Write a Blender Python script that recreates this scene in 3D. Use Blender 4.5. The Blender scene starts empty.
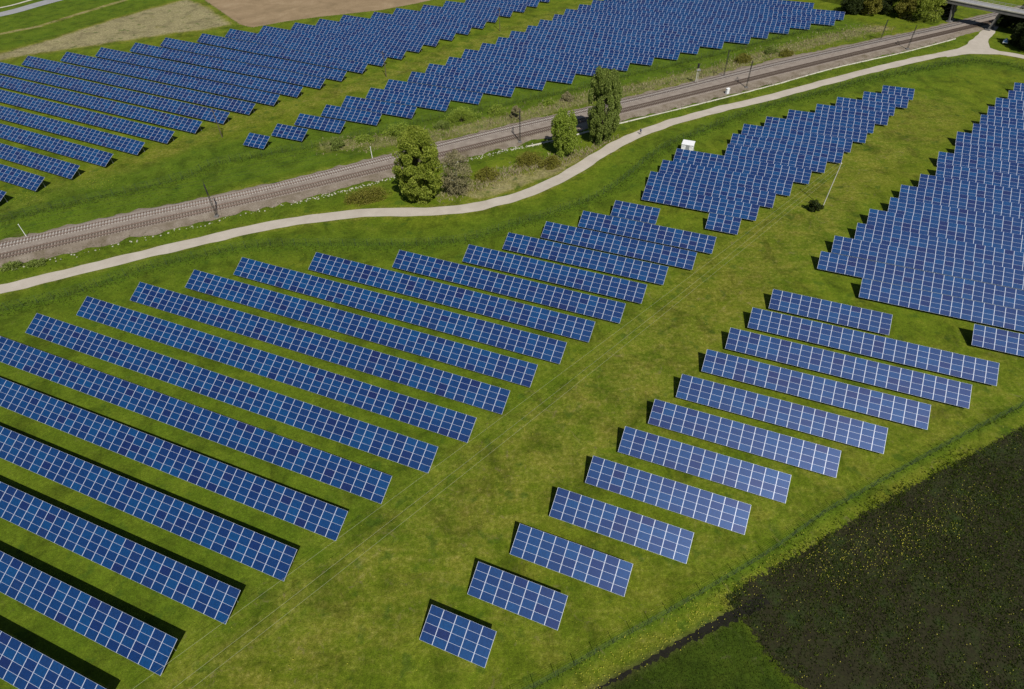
import bpy, bmesh, math, random
import numpy as np
from mathutils import Vector, Matrix
random.seed(7); rng = np.random.default_rng(7)
R = math.radians
scene = bpy.context.scene

# ------------------------------------------------------------------ camera
cd = bpy.data.cameras.new('camera'); cam = bpy.data.objects.new('camera', cd)
scene.collection.objects.link(cam); scene.camera = cam
cd.sensor_width = 36; cd.lens = 21.632; cd.clip_start = 1; cd.clip_end = 8000
pitch, roll = 0.769360, -0.0221494
F = Vector((0, math.cos(pitch), -math.sin(pitch))); X = Vector((1, 0, 0)); U = X.cross(F)
X2 = math.cos(roll)*X + math.sin(roll)*U; U2 = -math.sin(roll)*X + math.cos(roll)*U
m = Matrix((X2, U2, -F)).transposed().to_4x4(); m.translation = (0, 0, 75.297)
cam.matrix_world = m

# ------------------------------------------------------------------ light
SUN_AZ, SUN_EL = R(-71), R(52)       # direction towards the sun
sdir = Vector((math.cos(SUN_AZ)*math.cos(SUN_EL), math.sin(SUN_AZ)*math.cos(SUN_EL), math.sin(SUN_EL)))
sd = bpy.data.lights.new('sun', 'SUN'); sd.energy = 4.6; sd.angle = R(0.55); sd.color = (1, .96, .88)
so = bpy.data.objects.new('sun', sd); scene.collection.objects.link(so)
so.rotation_euler = sdir.to_track_quat('Z', 'Y').to_euler(); so.location = (0, -50, 200)
w = bpy.data.worlds.new('World'); scene.world = w; w.use_nodes = True
nt = w.node_tree; bg = nt.nodes['Background']; sky = nt.nodes.new('ShaderNodeTexSky')
sky.sky_type = 'NISHITA'; sky.sun_disc = False; sky.sun_elevation = SUN_EL
sky.sun_rotation = math.atan2(sdir.x, sdir.y); sky.air_density = 1; sky.dust_density = .6; sky.ozone_density = 1
nt.links.new(sky.outputs[0], bg.inputs[0]); bg.inputs[1].default_value = 0.05
scene.view_settings.view_transform = 'Standard'; scene.view_settings.look = 'None'
scene.view_settings.exposure = 0.15; scene.view_settings.gamma = 1

# ------------------------------------------------------------------ helpers
C = scene.collection
def link(o, parent=None):
    C.objects.link(o)
    if parent: o.parent = parent
    return o
def tag(o, label=None, cat=None, group=None, kind=None):
    if label: o['label'] = label
    if cat: o['category'] = cat
    if group: o['group'] = group
    if kind: o['kind'] = kind
    return o
def empty(name, loc=(0, 0, 0), rz=0):
    o = bpy.data.objects.new(name, None); o.location = loc; o.rotation_euler.z = rz; o.empty_display_size = .3
    return link(o)
class MB:
    """collects boxes, bars and tubes into one mesh"""
    def __init__(s): s.v = []; s.f = []; s.mi = []
    def add(s, vs, fs, mi=0):
        b = len(s.v); s.v += [tuple(q) for q in vs]; s.f += [[b+i for i in f] for f in fs]; s.mi += [mi]*len(fs)
    def box(s, a, b, mi=0):
        x0, y0, z0 = a; x1, y1, z1 = b
        s.add([(x0,y0,z0),(x1,y0,z0),(x1,y1,z0),(x0,y1,z0),(x0,y0,z1),(x1,y0,z1),(x1,y1,z1),(x0,y1,z1)],
              [(3,2,1,0),(4,5,6,7),(0,1,5,4),(1,2,6,5),(2,3,7,6),(3,0,4,7)], mi)
    def tube(s, p, q, r0, r1=None, n=6, mi=0):
        p = Vector(p); q = Vector(q); r1 = r0 if r1 is None else r1
        d = (q-p).normalized(); a = d.orthogonal().normalized(); c = d.cross(a); vs = []
        for P, r in ((p, r0), (q, r1)):
            for i in range(n):
                t = 2*math.pi*i/n; vs.append(P + (a*math.cos(t)+c*math.sin(t))*r)
        fs = [(i, (i+1) % n, n+(i+1) % n, n+i) for i in range(n)]
        fs += [tuple(range(n))[::-1], tuple(range(n, 2*n))]
        s.add(vs, fs, mi)
    def bar(s, p, q, w, h, mi=0):
        p = Vector(p); q = Vector(q); d = (q-p).normalized()
        sx = d.cross(Vector((0,0,1)))
        sx = Vector((1,0,0)) if sx.length < 1e-4 else sx.normalized()
        up = sx.cross(d); vs = []
        for P in (p, q):
            for a, c in ((-1,-1),(1,-1),(1,1),(-1,1)): vs.append(P + sx*a*w/2 + up*c*h/2)
        s.add(vs, [(3,2,1,0),(4,5,6,7),(0,1,5,4),(1,2,6,5),(2,3,7,6),(3,0,4,7)], mi)
    def mesh(s, name, mats):
        me = bpy.data.meshes.new(name); me.from_pydata(s.v, [], s.f)
        for m_ in (mats if isinstance(mats, (list, tuple)) else [mats]): me.materials.append(m_)
        if any(s.mi): me.polygons.foreach_set('material_index', s.mi)
        me.update(); return me
    def build(s, name, mats, parent=None):
        return link(bpy.data.objects.new(name, s.mesh(name, mats)), parent)
def quick_mesh(name, V, Fc, mat, parent=None, smooth=False, k=None):
    """fast mesh from numpy arrays; faces all with k corners"""
    me = bpy.data.meshes.new(name); Fc = np.asarray(Fc, dtype=np.int32); k = Fc.shape[1]
    me.vertices.add(len(V)); me.vertices.foreach_set('co', np.asarray(V, dtype=np.float32).ravel())
    me.loops.add(Fc.size); me.loops.foreach_set('vertex_index', Fc.ravel())
    me.polygons.add(len(Fc)); me.polygons.foreach_set('loop_start', np.arange(0, Fc.size, k, dtype=np.int32))
    me.polygons.foreach_set('loop_total', np.full(len(Fc), k, dtype=np.int32))
    me.update(calc_edges=True); me.validate()
    if smooth: me.polygons.foreach_set('use_smooth', [True]*len(Fc))
    me.materials.append(mat)
    return link(bpy.data.objects.new(name, me), parent)

# ------------------------------------------------------------------ materials
def new_mat(name):
    m_ = bpy.data.materials.new(name); m_.use_nodes = True
    return m_, m_.node_tree, m_.node_tree.nodes, m_.node_tree.nodes['Principled BSDF']
def N(nt_, t, **kw):
    n = nt_.nodes.new(t)
    for k, v in kw.items():
        if k.startswith('i_'):
            n.inputs[k[2:]].default_value = v
        else: setattr(n, k, v)
    return n
def noise(nt_, vec, scale, detail=4, rough=.55, dist=0):
    n = N(nt_, 'ShaderNodeTexNoise'); n.inputs['Scale'].default_value = scale
    n.inputs['Detail'].default_value = detail; n.inputs['Roughness'].default_value = rough
    n.inputs['Distortion'].default_value = dist
    if vec is not None: nt_.links.new(vec, n.inputs['Vector'])
    return n.outputs['Fac']
def ramp(nt_, fac, stops):
    r_ = N(nt_, 'ShaderNodeValToRGB'); e = r_.color_ramp.elements
    while len(e) < len(stops): e.new(.5)
    for el, (p, c) in zip(e, stops): el.position = p; el.color = (*c, 1) if len(c) == 3 else c
    nt_.links.new(fac, r_.inputs[0]); return r_.outputs[0]
def gray(a): return (a, a, a)
def mix(nt_, fac, a, b, mode='MIX'):
    n = N(nt_, 'ShaderNodeMix', data_type='RGBA', blend_type=mode)
    for s_, v in ((0, fac), (6, a), (7, b)):
        if hasattr(v, 'is_output'): nt_.links.new(v, n.inputs[s_])
        else: n.inputs[s_].default_value = v if s_ == 0 else ((*v, 1) if len(v) == 3 else v)
    return n.outputs[2]
def math_(nt_, op, a, b=0.0, clamp=False):
    n = N(nt_, 'ShaderNodeMath', operation=op, use_clamp=clamp)
    for s_, v in ((0, a), (1, b)):
        if hasattr(v, 'is_output'): nt_.links.new(v, n.inputs[s_])
        else: n.inputs[s_].default_value = v
    return n.outputs[0]
def geo_pos(nt_): return N(nt_, 'ShaderNodeNewGeometry').outputs['Position']
def plain(name, col, rough=.6, metal=0, var=.15, scale=3):
    m_, t, n, b = new_mat(name); pos = geo_pos(t)
    f = noise(t, pos, scale, 5)
    c = ramp(t, f, [(.3, [x*(1-var) for x in col]), (.7, [min(1, x*(1+var)) for x in col])])
    t.links.new(c, b.inputs['Base Color']); b.inputs['Roughness'].default_value = rough; b.inputs['Metallic'].default_value = metal
    return m_
def bump(t, b, h, strength, dist):
    bn = N(t, 'ShaderNodeBump'); bn.inputs['Strength'].default_value = strength; bn.inputs['Distance'].default_value = dist
    t.links.new(h, bn.inputs['Height']); t.links.new(bn.outputs[0], b.inputs['Normal'])

def mat_ground():
    m_, t, n, b = new_mat('meadow_grass'); pos = geo_pos(t)
    at = N(t, 'ShaderNodeAttribute', attribute_name='zone'); sep = N(t, 'ShaderNodeSeparateColor'); t.links.new(at.outputs['Color'], sep.inputs[0])
    dry, lush, soil = sep.outputs[0], sep.outputs[1], sep.outputs[2]
    mp = N(t, 'ShaderNodeMapping'); t.links.new(pos, mp.inputs[0]); mp.inputs['Rotation'].default_value = (0, 0, R(-46)); mp.inputs['Scale'].default_value = (.25, 1.3, 1)
    streak = noise(t, mp.outputs[0], .55, 6, .6, .4)
    big = noise(t, pos, .035, 5, .6); mid = noise(t, pos, .22, 6, .65, .5); fine = noise(t, pos, 1.4, 6, .7); mic = noise(t, pos, 7, 4, .75)
    base = ramp(t, mid, [(.30, (.060, .094, .0040)), (.46, (.080, .117, .0055)), (.58, (.100, .134, .0075)), (.72, (.130, .153, .011))])
    base = mix(t, math_(t, 'MULTIPLY', math_(t, 'SUBTRACT', big, .42), 2.2, True), base, (.102, .118, .0065))
    dn = math_(t, 'ADD', math_(t, 'MULTIPLY', math_(t, 'SUBTRACT', mid, .56), 2.6), math_(t, 'MULTIPLY', math_(t, 'SUBTRACT', streak, .5), 2.2))
    dn = math_(t, 'ADD', dn, math_(t, 'MULTIPLY', math_(t, 'SUBTRACT', fine, .5), 2.0))
    dryf = math_(t, 'MULTIPLY', math_(t, 'ADD', math_(t, 'MULTIPLY', dry, 1.25), dn), dry, True)
    base = mix(t, dryf, base, ramp(t, fine, [(.3, (.110, .105, .012)), (.5, (.155, .142, .022)), (.7, (.21, .18, .055)), (.85, (.29, .24, .11))]))
    base = mix(t, math_(t, 'MULTIPLY', math_(t, 'SUBTRACT', math_(t, 'MULTIPLY', dry, math_(t, 'ADD', .62, mid)), .72), 3.0, True), base, ramp(t, fine, [(.3, (.17, .15, .075)), (.7, (.27, .235, .125))]))
    lu = math_(t, 'MULTIPLY', lush, math_(t, 'ADD', .55, fine), True)
    base = mix(t, lu, base, ramp(t, mid, [(.3, (.046, .084, .0045)), (.7, (.074, .120, .0075))]))
    weed = ramp(t, noise(t, pos, .33, 3, .5), [(.60, gray(0)), (.68, gray(1))])
    base = mix(t, math_(t, 'MULTIPLY', weed, .6), base, (.038, .075, .006))
    so_ = math_(t, 'MULTIPLY', soil, math_(t, 'ADD', .6, mid), True)
    base = mix(t, so_, base, (.055, .042, .027))
    base = mix(t, 1.0, base, ramp(t, mic, [(.25, gray(.50)), (.5, gray(1)), (.78, gray(1.65))]), 'MULTIPLY')
    base = mix(t, 1.0, base, ramp(t, fine, [(.28, gray(.76)), (.72, gray(1.25))]), 'MULTIPLY')
    tuf = noise(t, pos, 2.6, 8, .8)
    base = mix(t, 1.0, base, ramp(t, tuf, [(.34, gray(.58)), (.46, gray(.93)), (.56, gray(1.06)), (.66, gray(1.5))]), 'MULTIPLY')
    straw = ramp(t, noise(t, pos, 1.1, 9, .85, .6), [(.60, gray(0)), (.70, gray(1))])
    base = mix(t, math_(t, 'MULTIPLY', straw, math_(t, 'ADD', .10, math_(t, 'MULTIPLY', dry, .9))), base, (.23, .205, .06))
    bare = ramp(t, noise(t, pos, .42, 9, .78, 1.2), [(.585, gray(0)), (.66, gray(1))])
    base = mix(t, math_(t, 'MULTIPLY', bare, math_(t, 'MULTIPLY', dry, 1.0, True)), base, (.165, .128, .068))
    dk = ramp(t, noise(t, pos, .16, 7, .7, .8), [(.36, gray(.66)), (.50, gray(1.0)), (.68, gray(1.14))])
    base = mix(t, 1.0, base, dk, 'MULTIPLY')
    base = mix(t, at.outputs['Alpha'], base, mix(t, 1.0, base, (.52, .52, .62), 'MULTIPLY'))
    t.links.new(base, b.inputs['Base Color']); b.inputs['Roughness'].default_value = .95; b.inputs['Specular IOR Level'].default_value = .1
    bump(t, b, math_(t, 'ADD', mic, math_(t, 'MULTIPLY', fine, 1.5)), .55, .12)
    return m_
def mat_two(name, scale, stops, rough=.9, bs=.4, bd=.05, fine_scale=12, fine=(.75, 1.25), warp=.4):
    m_, t, n, b = new_mat(name); pos = geo_pos(t)
    c = ramp(t, noise(t, pos, scale, 7, .65, warp), stops)
    fn = noise(t, pos, fine_scale, 5, .75)
    c = mix(t, 1.0, c, ramp(t, fn, [(.28, gray(fine[0])), (.72, gray(fine[1]))]), 'MULTIPLY')
    t.links.new(c, b.inputs['Base Color']); b.inputs['Roughness'].default_value = rough; b.inputs['Specular IOR Level'].default_value = .2
    bump(t, b, fn, bs, bd); return m_
def mat_leaf(name, cols, rough=.6, trans=.38):
    m_, t, n, b = new_mat(name)
    g = N(t, 'ShaderNodeNewGeometry'); r_ = g.outputs['Random Per Island']
    f = math_(t, 'ADD', math_(t, 'MULTIPLY', r_, .6), math_(t, 'MULTIPLY', noise(t, g.outputs['Position'], .45, 3), .55))
    c = ramp(t, f, [(.15+.7*i/(len(cols)-1), col) for i, col in enumerate(cols)])
    t.links.new(c, b.inputs['Base Color']); b.inputs['Roughness'].default_value = rough; b.inputs['Specular IOR Level'].default_value = .25
    tr = N(t, 'ShaderNodeBsdfTranslucent'); t.links.new(c, tr.inputs[0])
    mx = N(t, 'ShaderNodeMixShader'); mx.inputs[0].default_value = trans
    t.links.new(b.outputs[0], mx.inputs[1]); t.links.new(tr.outputs[0], mx.inputs[2])
    t.links.new(mx.outputs[0], n['Material Output'].inputs[0]); return m_
def mat_cell():
    """blue polycrystalline cells behind glass: UV runs 10 x 6 cells over a module"""
    m_, t, n, b = new_mat('solar_cells')
    uv = N(t, 'ShaderNodeUVMap').outputs[0]; sp = N(t, 'ShaderNodeSeparateXYZ'); t.links.new(uv, sp.inputs[0])
    def line(o, wd):
        fr = math_(t, 'FRACT', o); d = math_(t, 'ABSOLUTE', math_(t, 'SUBTRACT', fr, .5)); return math_(t, 'GREATER_THAN', d, .5-wd)
    ln = math_(t, 'MAXIMUM', line(sp.outputs[0], .022), line(sp.outputs[1], .022))
    g = N(t, 'ShaderNodeNewGeometry'); oi = N(t, 'ShaderNodeObjectInfo')
    rnd = math_(t, 'FRACT', math_(t, 'ADD', math_(t, 'MULTIPLY', oi.outputs['Random'], 7.31), math_(t, 'MULTIPLY', g.outputs['Random Per Island'], 3.7)))
    fl = N(t, 'ShaderNodeVectorMath', operation='FLOOR'); t.links.new(uv, fl.inputs[0])
    cmb = N(t, 'ShaderNodeCombineXYZ'); t.links.new(rnd, cmb.inputs[2])
    ad = N(t, 'ShaderNodeVectorMath', operation='ADD'); t.links.new(fl.outputs[0], ad.inputs[0]); t.links.new(cmb.outputs[0], ad.inputs[1])
    wn = N(t, 'ShaderNodeTexWhiteNoise'); t.links.new(ad.outputs[0], wn.inputs[0])
    c = ramp(t, rnd, [(0, (.0050, .012, .066)), (.08, (.0024, .016, .080)), (.30, (.0014, .023, .094)), (.60, (.0010, .030, .110)), (.85, (.0010, .041, .132)), (1, (.0045, .019, .082))])
    c = mix(t, 1.0, c, ramp(t, wn.outputs[0], [(0, gray(.84)), (1, gray(1.16))]), 'MULTIPLY')
    c = mix(t, ln, c, (.02, .04, .12))
    t.links.new(c, b.inputs['Base Color']); b.inputs['Roughness'].default_value = .38
    b.inputs['Specular IOR Level'].default_value = .85; b.inputs['Specular Tint'].default_value = (.46, .55, .95, 1)
    b.inputs['Coat Weight'].default_value = .14; b.inputs['Coat Roughness'].default_value = .2; b.inputs['Coat IOR'].default_value = 1.45
    return m_

M = dict(
    ground=mat_ground(),
    cell=mat_cell(),
    frame=plain('anodised_frame', (.54, .58, .68), .42, .25, .05, 2),
    steel=plain('galvanised_steel', (.42, .43, .44), .5, .6, .12, 4),
    back=plain('module_backsheet', (.5, .5, .5), .7, 0, .05),
    path=mat_two('path_gravel', .25, [(.3, (.34, .30, .25)), (.7, (.43, .385, .33))], .9, .3, .02, 9, (.86, 1.12)),
    ballast=mat_two('track_ballast', .5, [(.3, (.19, .155, .13)), (.7, (.275, .235, .20))], .95, .8, .06, 6, (.6, 1.35)),
    shoulder=mat_two('ballast_shoulder', .3, [(.3, (.125, .10, .065)), (.5, (.19, .155, .12)), (.7, (.25, .215, .17))], .95, .8, .06, 4, (.6, 1.35)),
    sleeper=plain('sleeper_concrete', (.34, .31, .28), .85, 0, .25, 2),
    sleeper_old=plain('sleeper_wood', (.10, .075, .055), .9, 0, .25, 2),
    rail=plain('rail_rust', (.085, .055, .042), .5, .5, .2, 3),
    trough=mat_two('trough_concrete', .7, [(.3, (.34, .32, .26)), (.7, (.50, .48, .40))], .85, .2, .02),
    road=mat_two('road_asphalt', .2, [(.3, (.22, .22, .23)), (.7, (.29, .29, .30))], .85, .2, .01),
    concrete=mat_two('bridge_concrete', .3, [(.3, (.11, .105, .10)), (.7, (.19, .18, .17))], .85, .2, .02),
    soil=mat_two('tilled_soil', .12, [(.3, (.175, .125, .070)), (.55, (.24, .172, .100)), (.75, (.30, .225, .14))], .95, .6, .08, 2.2, (.86, 1.14)),
    crop=mat_two('dark_crop_soil', .35, [(.25, (.0155, .0130, .0070)), (.5, (.0215, .0210, .0080)), (.72, (.021, .037, .0070))], 1, .9, .12, 3.2, (.45, 1.6)),
    ditch_shade=mat_two('shaded_ditch_soil', .5, [(.3, (.006, .0055, .004)), (.7, (.014, .013, .008))], .9, .6, .1, 3, (.6, 1.4)),  # near-black soil colour carries the shade of the bank
    white=plain('white_paint', (.8, .8, .8), .5, 0, .03), grey=plain('grey_door', (.30, .31, .32), .5, 0, .05),
    roofw=plain('pale_roof_sheet', (.72, .72, .74), .45, 0, .05, 1.5),
    dark=plain('dark_steel', (.035, .033, .03), .6, .3, .2), wood=plain('weathered_wood', (.10, .075, .05), .85, 0, .25, 4),
    palew=plain('pale_pole', (.52, .50, .44), .7, 0, .1), wire=plain('wire_metal', (.40, .40, .26), .6, .2, .05),
    fwire=plain('fence_green', (.05, .08, .04), .6, .0, .1), blue=plain('blue_sheet', (.05, .18, .48), .5, 0, .05),
    bark=plain('bark', (.11, .085, .06), .9, 0, .3, 3),
    leaf_willow=mat_leaf('willow_leaf', [(0.084, 0.12, 0.008), (0.21, 0.267, 0.025), (0.351, 0.393, 0.063)]),
    leaf_birch=mat_leaf('birch_leaf', [(0.077, 0.12, 0.014), (0.175, 0.231, 0.039), (0.294, 0.351, 0.091)]),
    leaf_light=mat_leaf('light_leaf', [(0.105, 0.168, 0.014), (0.224, 0.308, 0.031), (0.351, 0.421, 0.07)]),
    leaf_bare=mat_leaf('budding_twigs', [(.10, .09, .04), (.19, .17, .08), (.29, .26, .14)], .8, .1),
    leaf_dark=mat_leaf('dark_leaf', [(.012, .020, .005), (.030, .046, .008), (.055, .075, .014)]),
    leaf_olive=mat_leaf('olive_scrub', [(0.105, 0.098, 0.017), (0.19, 0.175, 0.025), (0.253, 0.253, 0.039)]),
    leaf_tan=mat_leaf('tan_reed', [(.16, .13, .06), (.27, .225, .12), (.38, .33, .20)], .8, .1),
    tuft=mat_leaf('tall_grass', [(.045, .075, .008), (.075, .115, .011), (.115, .145, .022)]),
    croptuft=mat_leaf('crop_leaf', [(.012, .022, .003), (.032, .056, .006), (.11, .15, .014)]),
    bloom=plain('yellow_bloom', (.33, .31, .02), .7, 0, .2, 5),
)

# ------------------------------------------------------------------ geometry utils (world metres)
def catmull(pts, step=1.5):
    P = [np.array(q, float) for q in pts]; P = [2*P[0]-P[1]] + P + [2*P[-1]-P[-2]]; out = []
    for i in range(1, len(P)-2):
        n = max(2, int(np.hypot(*(P[i+1]-P[i]))/step))
        for k in range(n):
            t = k/n; a, b, c, d = P[i-1:i+3]
            out.append(.5*((2*b)+(c-a)*t+(2*a-5*b+4*c-d)*t*t+(3*b-a-3*c+d)*t**3))
    out.append(P[-2]); return np.array(out)
def normals2(P):
    d = np.gradient(P, axis=0); d /= np.linalg.norm(d, axis=1)[:, None]; return np.stack([-d[:, 1], d[:, 0]], 1)
def dist_poly(XY, P):
    P = np.asarray(P, float); best = np.full(len(XY), 1e9)
    for a, b in zip(P[:-1], P[1:]):
        d = b-a; t = np.clip(((XY-a)@d)/(d@d), 0, 1); best = np.minimum(best, np.linalg.norm(XY-a-t[:, None]*d, axis=1))
    return best
def inside(XY, P):
    P = np.asarray(P, float); c = np.zeros(len(XY), bool); x, y = XY[:, 0], XY[:, 1]; j = len(P)-1
    for i in range(len(P)):
        xi, yi = P[i]; xj, yj = P[j]
        if yi != yj: c ^= ((yi > y) != (yj > y)) & (x < (xj-xi)*(y-yi)/(yj-yi)+xi)
        j = i
    return c
def smooth_noise(n, amp, k=4):
    r_ = rng.normal(size=n+2*k); ker = np.hanning(2*k+1); ker /= ker.sum(); return np.convolve(r_, ker, 'same')[k:-k]*amp*2
def strip(name, P, offs, zs, mat, jag=0, parent=None):
    """band following polyline P; offs = lateral offsets, zs = heights at each offset"""
    n2 = normals2(P); V = []; m_ = len(offs)
    cols = []
    for j, (o, z) in enumerate(zip(offs, zs)):
        oo = np.full(len(P), o, float)
        if jag and j in (0, m_-1): oo += smooth_noise(len(P), jag, 2)
        cols.append(np.column_stack([P+n2*oo[:, None], np.full(len(P), z)]))
    V = np.stack(cols, 1).reshape(-1, 3); Fc = []
    for i in range(len(P)-1):
        for j in range(m_-1):
            a = i*m_+j; Fc.append((a+m_, a+m_+1, a+1, a))
    o = quick_mesh(name, V, Fc, mat, parent)
    if o.data.polygons[0].normal.z < 0: o.data.flip_normals()
    return o

# ------------------------------------------------------------------ measured lines on the ground
PATH = [(-110.7,93.1),(-101.1,96.6),(-80.4,105.9),(-57.2,116.1),(-45.7,119.6),(-32.0,121.8),(-17.7,121.8),(-9.3,123.1),(0.8,126.9),(8.6,132.0),(17.1,139.9),(27.3,151.2),(34.9,157.8),(46.6,165.5),(62.7,173.6),(76.9,179.9),(100.0,191.5),(124.9,203.4),(145.3,211.7),(157.1,213.7),(164.4,211.9),(169.9,207.8),(176.2,199.5)]
PATH2 = [(144.7,211.2),(154.6,215.3),(162.5,221.7),(170.3,230.4),(178.8,240.9),(193.6,259.2)]
T1 = [(-122.9,105.5),(-109.6,111.3),(-87.0,121.1),(-60.7,132.1),(-32.7,146.1),(-2.0,161.8),(39.6,181.4),(84.4,203.9),(126.0,223.0),(159.2,237.7),(192.9,254.2),(220.9,267.7)]
T2 = [(-120.2,101.5),(-107.3,107.3),(-85.3,117.2),(-59.6,128.4),(-32.0,141.4),(-2.0,155.7),(38.6,175.3),(82.1,196.6),(123.1,216.3),(156.0,231.6),(189.8,247.7),(217.5,261.3)]
BT = [(-124.1,107.3),(-110.8,113.3),(-90.9,123.1),(-61.5,134.8),(-33.1,149.0),(-2.0,164.8),(40.1,184.5),(85.9,208.9),(127.7,227.0),(161.4,242.1),(194.7,258.4),(224.3,272.9)]
BB = [(-117.8,98.0),(-105.3,103.8),(-83.5,113.0),(-58.4,124.1),(-31.4,136.6),(-2.0,151.4),(37.6,168.9),(79.8,189.1),(119.9,209.1),(145.6,220.8),(170.0,233.7),(187.2,241.4),(214.2,255.1)]
TROUGH = [(-104.6,102.6),(-94.4,106.9),(-82.9,111.7),(-70.9,117.2),(-58.2,123.2),(-42.1,130.2),(-28.2,137.4),(-10.7,145.6),(-0.8,150.3),(10.8,154.8),(32.0,165.3),(47.3,172.4),(79.4,188.0),(102.0,200.1),(118.7,207.8),(136.2,215.5),(157.1,226.1)]
FENCE1 = [(-103.0,87.1),(-97.1,89.7),(-85.3,94.7),(-73.7,102.3),(-55.2,109.0),(-43.3,109.3),(-30.1,108.7),(-16.7,108.6),(-8.3,110.3),(0.4,114.8),(12.0,120.8),(19.7,125.6),(27.3,133.1),(35.2,143.7),(43.2,152.1),(54.3,159.8),(64.6,167.5),(75.2,173.7),(92.7,182.0),(111.8,191.7),(135.2,200.2),(150.2,205.4),(160.0,201.8),(167.0,190.1)]
FENCE2 = [(-122.2,117.6),(-115.5,121.4),(-102.0,128.5),(-89.7,133.9),(-83.3,137.9),(-78.7,140.9),(-75.8,145.7),(-69.3,148.5),(-64.5,150.0),(-45.1,157.5),(-19.1,171.2),(4.0,181.0),(29.1,193.2),(37.3,198.4),(54.2,206.8),(75.2,217.9),(91.8,227.8),(106.3,235.8),(120.7,240.3)]
FENCE3 = [(-5.4,19.4),(1.4,22.5),(6.3,24.8),(11.5,27.4),(17.3,30.1),(25.3,34.1),(32.3,37.7),(37.7,40.9),(42.5,43.7),(46.4,45.5),(58.6,51.5),(69.9,56.9),(79.9,61.3),(90.4,66.1)]
CROP = [(26.4,30.4),(25.3,32.0),(28.4,34.0),(31.8,35.5),(37.5,38.2),(46.9,43.1),(56.8,47.9),(67.6,52.8),(77.6,57.4),(106.0,69.5),(111.4,35.1),(65.1,4.0),(42.9,4.3),(35.6,17.0),(31.6,21.9),(29.7,23.7),(28.2,26.4),(27.4,28.7)]
CROPC = [(min(x, 130.), max(y, 8.)) for x, y in CROP]
MEADOW = [(4.3,19.8),(8.9,22.3),(15.0,25.1),(21.4,28.0),(26.3,30.1),(27.4,28.7),(28.2,26.4),(29.7,23.7),(31.6,21.9),(35.6,17.0),(42.9,4.3),(6.9,4.9)]
DITCH_SHADE = [(2.1,19.3),(8.6,22.3),(13.8,24.7),(18.8,27.1),(23.1,29.0),(27.1,30.8),(30.4,32.2)]
SOIL = [(-135.5,303.6),(-115.2,276.4),(-102.8,259.7),(-97.0,255.7),(-86.0,262.2),(-74.1,267.0),(-62.0,270.6),(-50.1,274.3),(-36.7,282.2),(-27.2,289.3),(-15.0,303.5),(-45.9,401.0),(-219.6,418.2)]
DRYM = [(-187.5,226.9),(-181.4,234.4),(-170.8,248.6),(-160.5,266.7),(-150.9,281.6),(-136.5,299.1),(-120.0,282.1),(-103.4,259.1),(-114.1,252.8),(-127.4,248.0),(-141.3,241.3),(-153.3,235.7),(-167.9,229.6),(-175.4,224.3),(-183.8,221.0)]
TRACKL = [(-198.2,250.4),(-193.1,254.6),(-182.5,263.3),(-175.4,276.7),(-163.7,296.7),(-160.9,305.5)]
LANE = [(-40.4,13.2),(-25.8,28.3),(-10.2,42.2),(13.8,63.5),(35.0,85.8),(57.6,109.4),(83.5,136.4),(119.6,169.3)]
WT1 = [(-42.9,18.9),(-31.0,28.3),(-15.5,41.6),(-0.4,54.5),(14.1,66.0),(34.5,83.6),(59.0,107.5)]
WT2 = [(-40.4,17.9),(-30.0,27.1),(-14.8,40.2),(0.2,53.1),(14.9,64.5),(34.8,82.0),(59.5,105.3)]
WT3 = [(-49.6,13.4),(-41.1,22.3),(-31.7,30.8),(-18.4,42.7),(-0.3,58.3),(12.8,69.3)]
LANE_AB = [(-119.6,124.5),(-109.0,135.2),(-93.4,150.7),(-76.2,171.4),(-54.0,189.3),(-28.6,212.6),(-1.9,240.8),(34.7,274.8),(58.8,297.6)]
EDGE_R = [(-2.2,22.6),(12.2,29.8),(32.3,40.5),(56.9,53.5),(83.4,66.8)]
BANK = [(-47.3,155.3),(-23.6,158.8),(3.7,170.6),(25.0,183.5),(40.9,189.4),(61.5,198.6),(84.9,213.1),(114.8,229.9),(136.6,239.2)]
SCRUB = [(-16.2,128.5),(-9.2,131.8),(0.5,139.1),(13.2,144.7),(24.0,149.7),(29.4,155.1),(12.6,135.6),(2.7,129.5),(-6.7,124.5)]

# ------------------------------------------------------------------ ground sheet
def axis(lo, hi, step):
    a = np.arange(lo, hi+step, step); g = np.cumsum(1.5*1.35**np.arange(22))
    return np.concatenate([(lo-g)[::-1], a, hi+g])
gx, gy = axis(-235, 225, .75), axis(12, 320, .75)
GX, GY = np.meshgrid(gx, gy); XY = np.column_stack([GX.ravel(), GY.ravel()])
def blob(P, wd, soft): return np.clip(1-(dist_poly(XY, P)-wd)/soft, 0, 1)
def area(P, soft):
    d = dist_poly(XY, P+[P[0]]); i = inside(XY, P); return np.clip(.5+np.where(i, d, -d)/soft, 0, 1)
dry = .55*blob(LANE, 5, 14)
dry = np.maximum(dry, .58*blob(LANE_AB, 2, 9)); dry = np.maximum(dry, .42*blob(EDGE_R, 5, 14))
dry = np.maximum(dry, 1.0*area(DRYM, 8)); dry = np.maximum(dry, .8*blob(TRACKL, 1, 2))
dry = np.maximum(dry, .78*blob(BANK, 2.5, 6)); dry = np.maximum(dry, .8*area(SCRUB, 5))
dry = np.maximum(dry, .55*blob(BT, .5, 2)); dry = np.maximum(dry, .55*blob(PATH, 2.2, 1.2)); dry = np.maximum(dry, .12)
for T_ in ([(21.2,27.3),(22.2,25.7),(24.5,24.2),(27.5,25.0),(29.8,26.6)], [(13.2,21.2),(19.0,22.7),(23.7,23.4)], [(14.3,21.2),(19.8,22.2),(24.5,23.0)]): dry = np.maximum(dry, .6*blob(T_, .1, .7))
for T_, a_ in ((WT1, .64), (WT2, .64), (WT3, .60)): dry = np.maximum(dry, a_*blob(T_, .2, .7))
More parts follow.
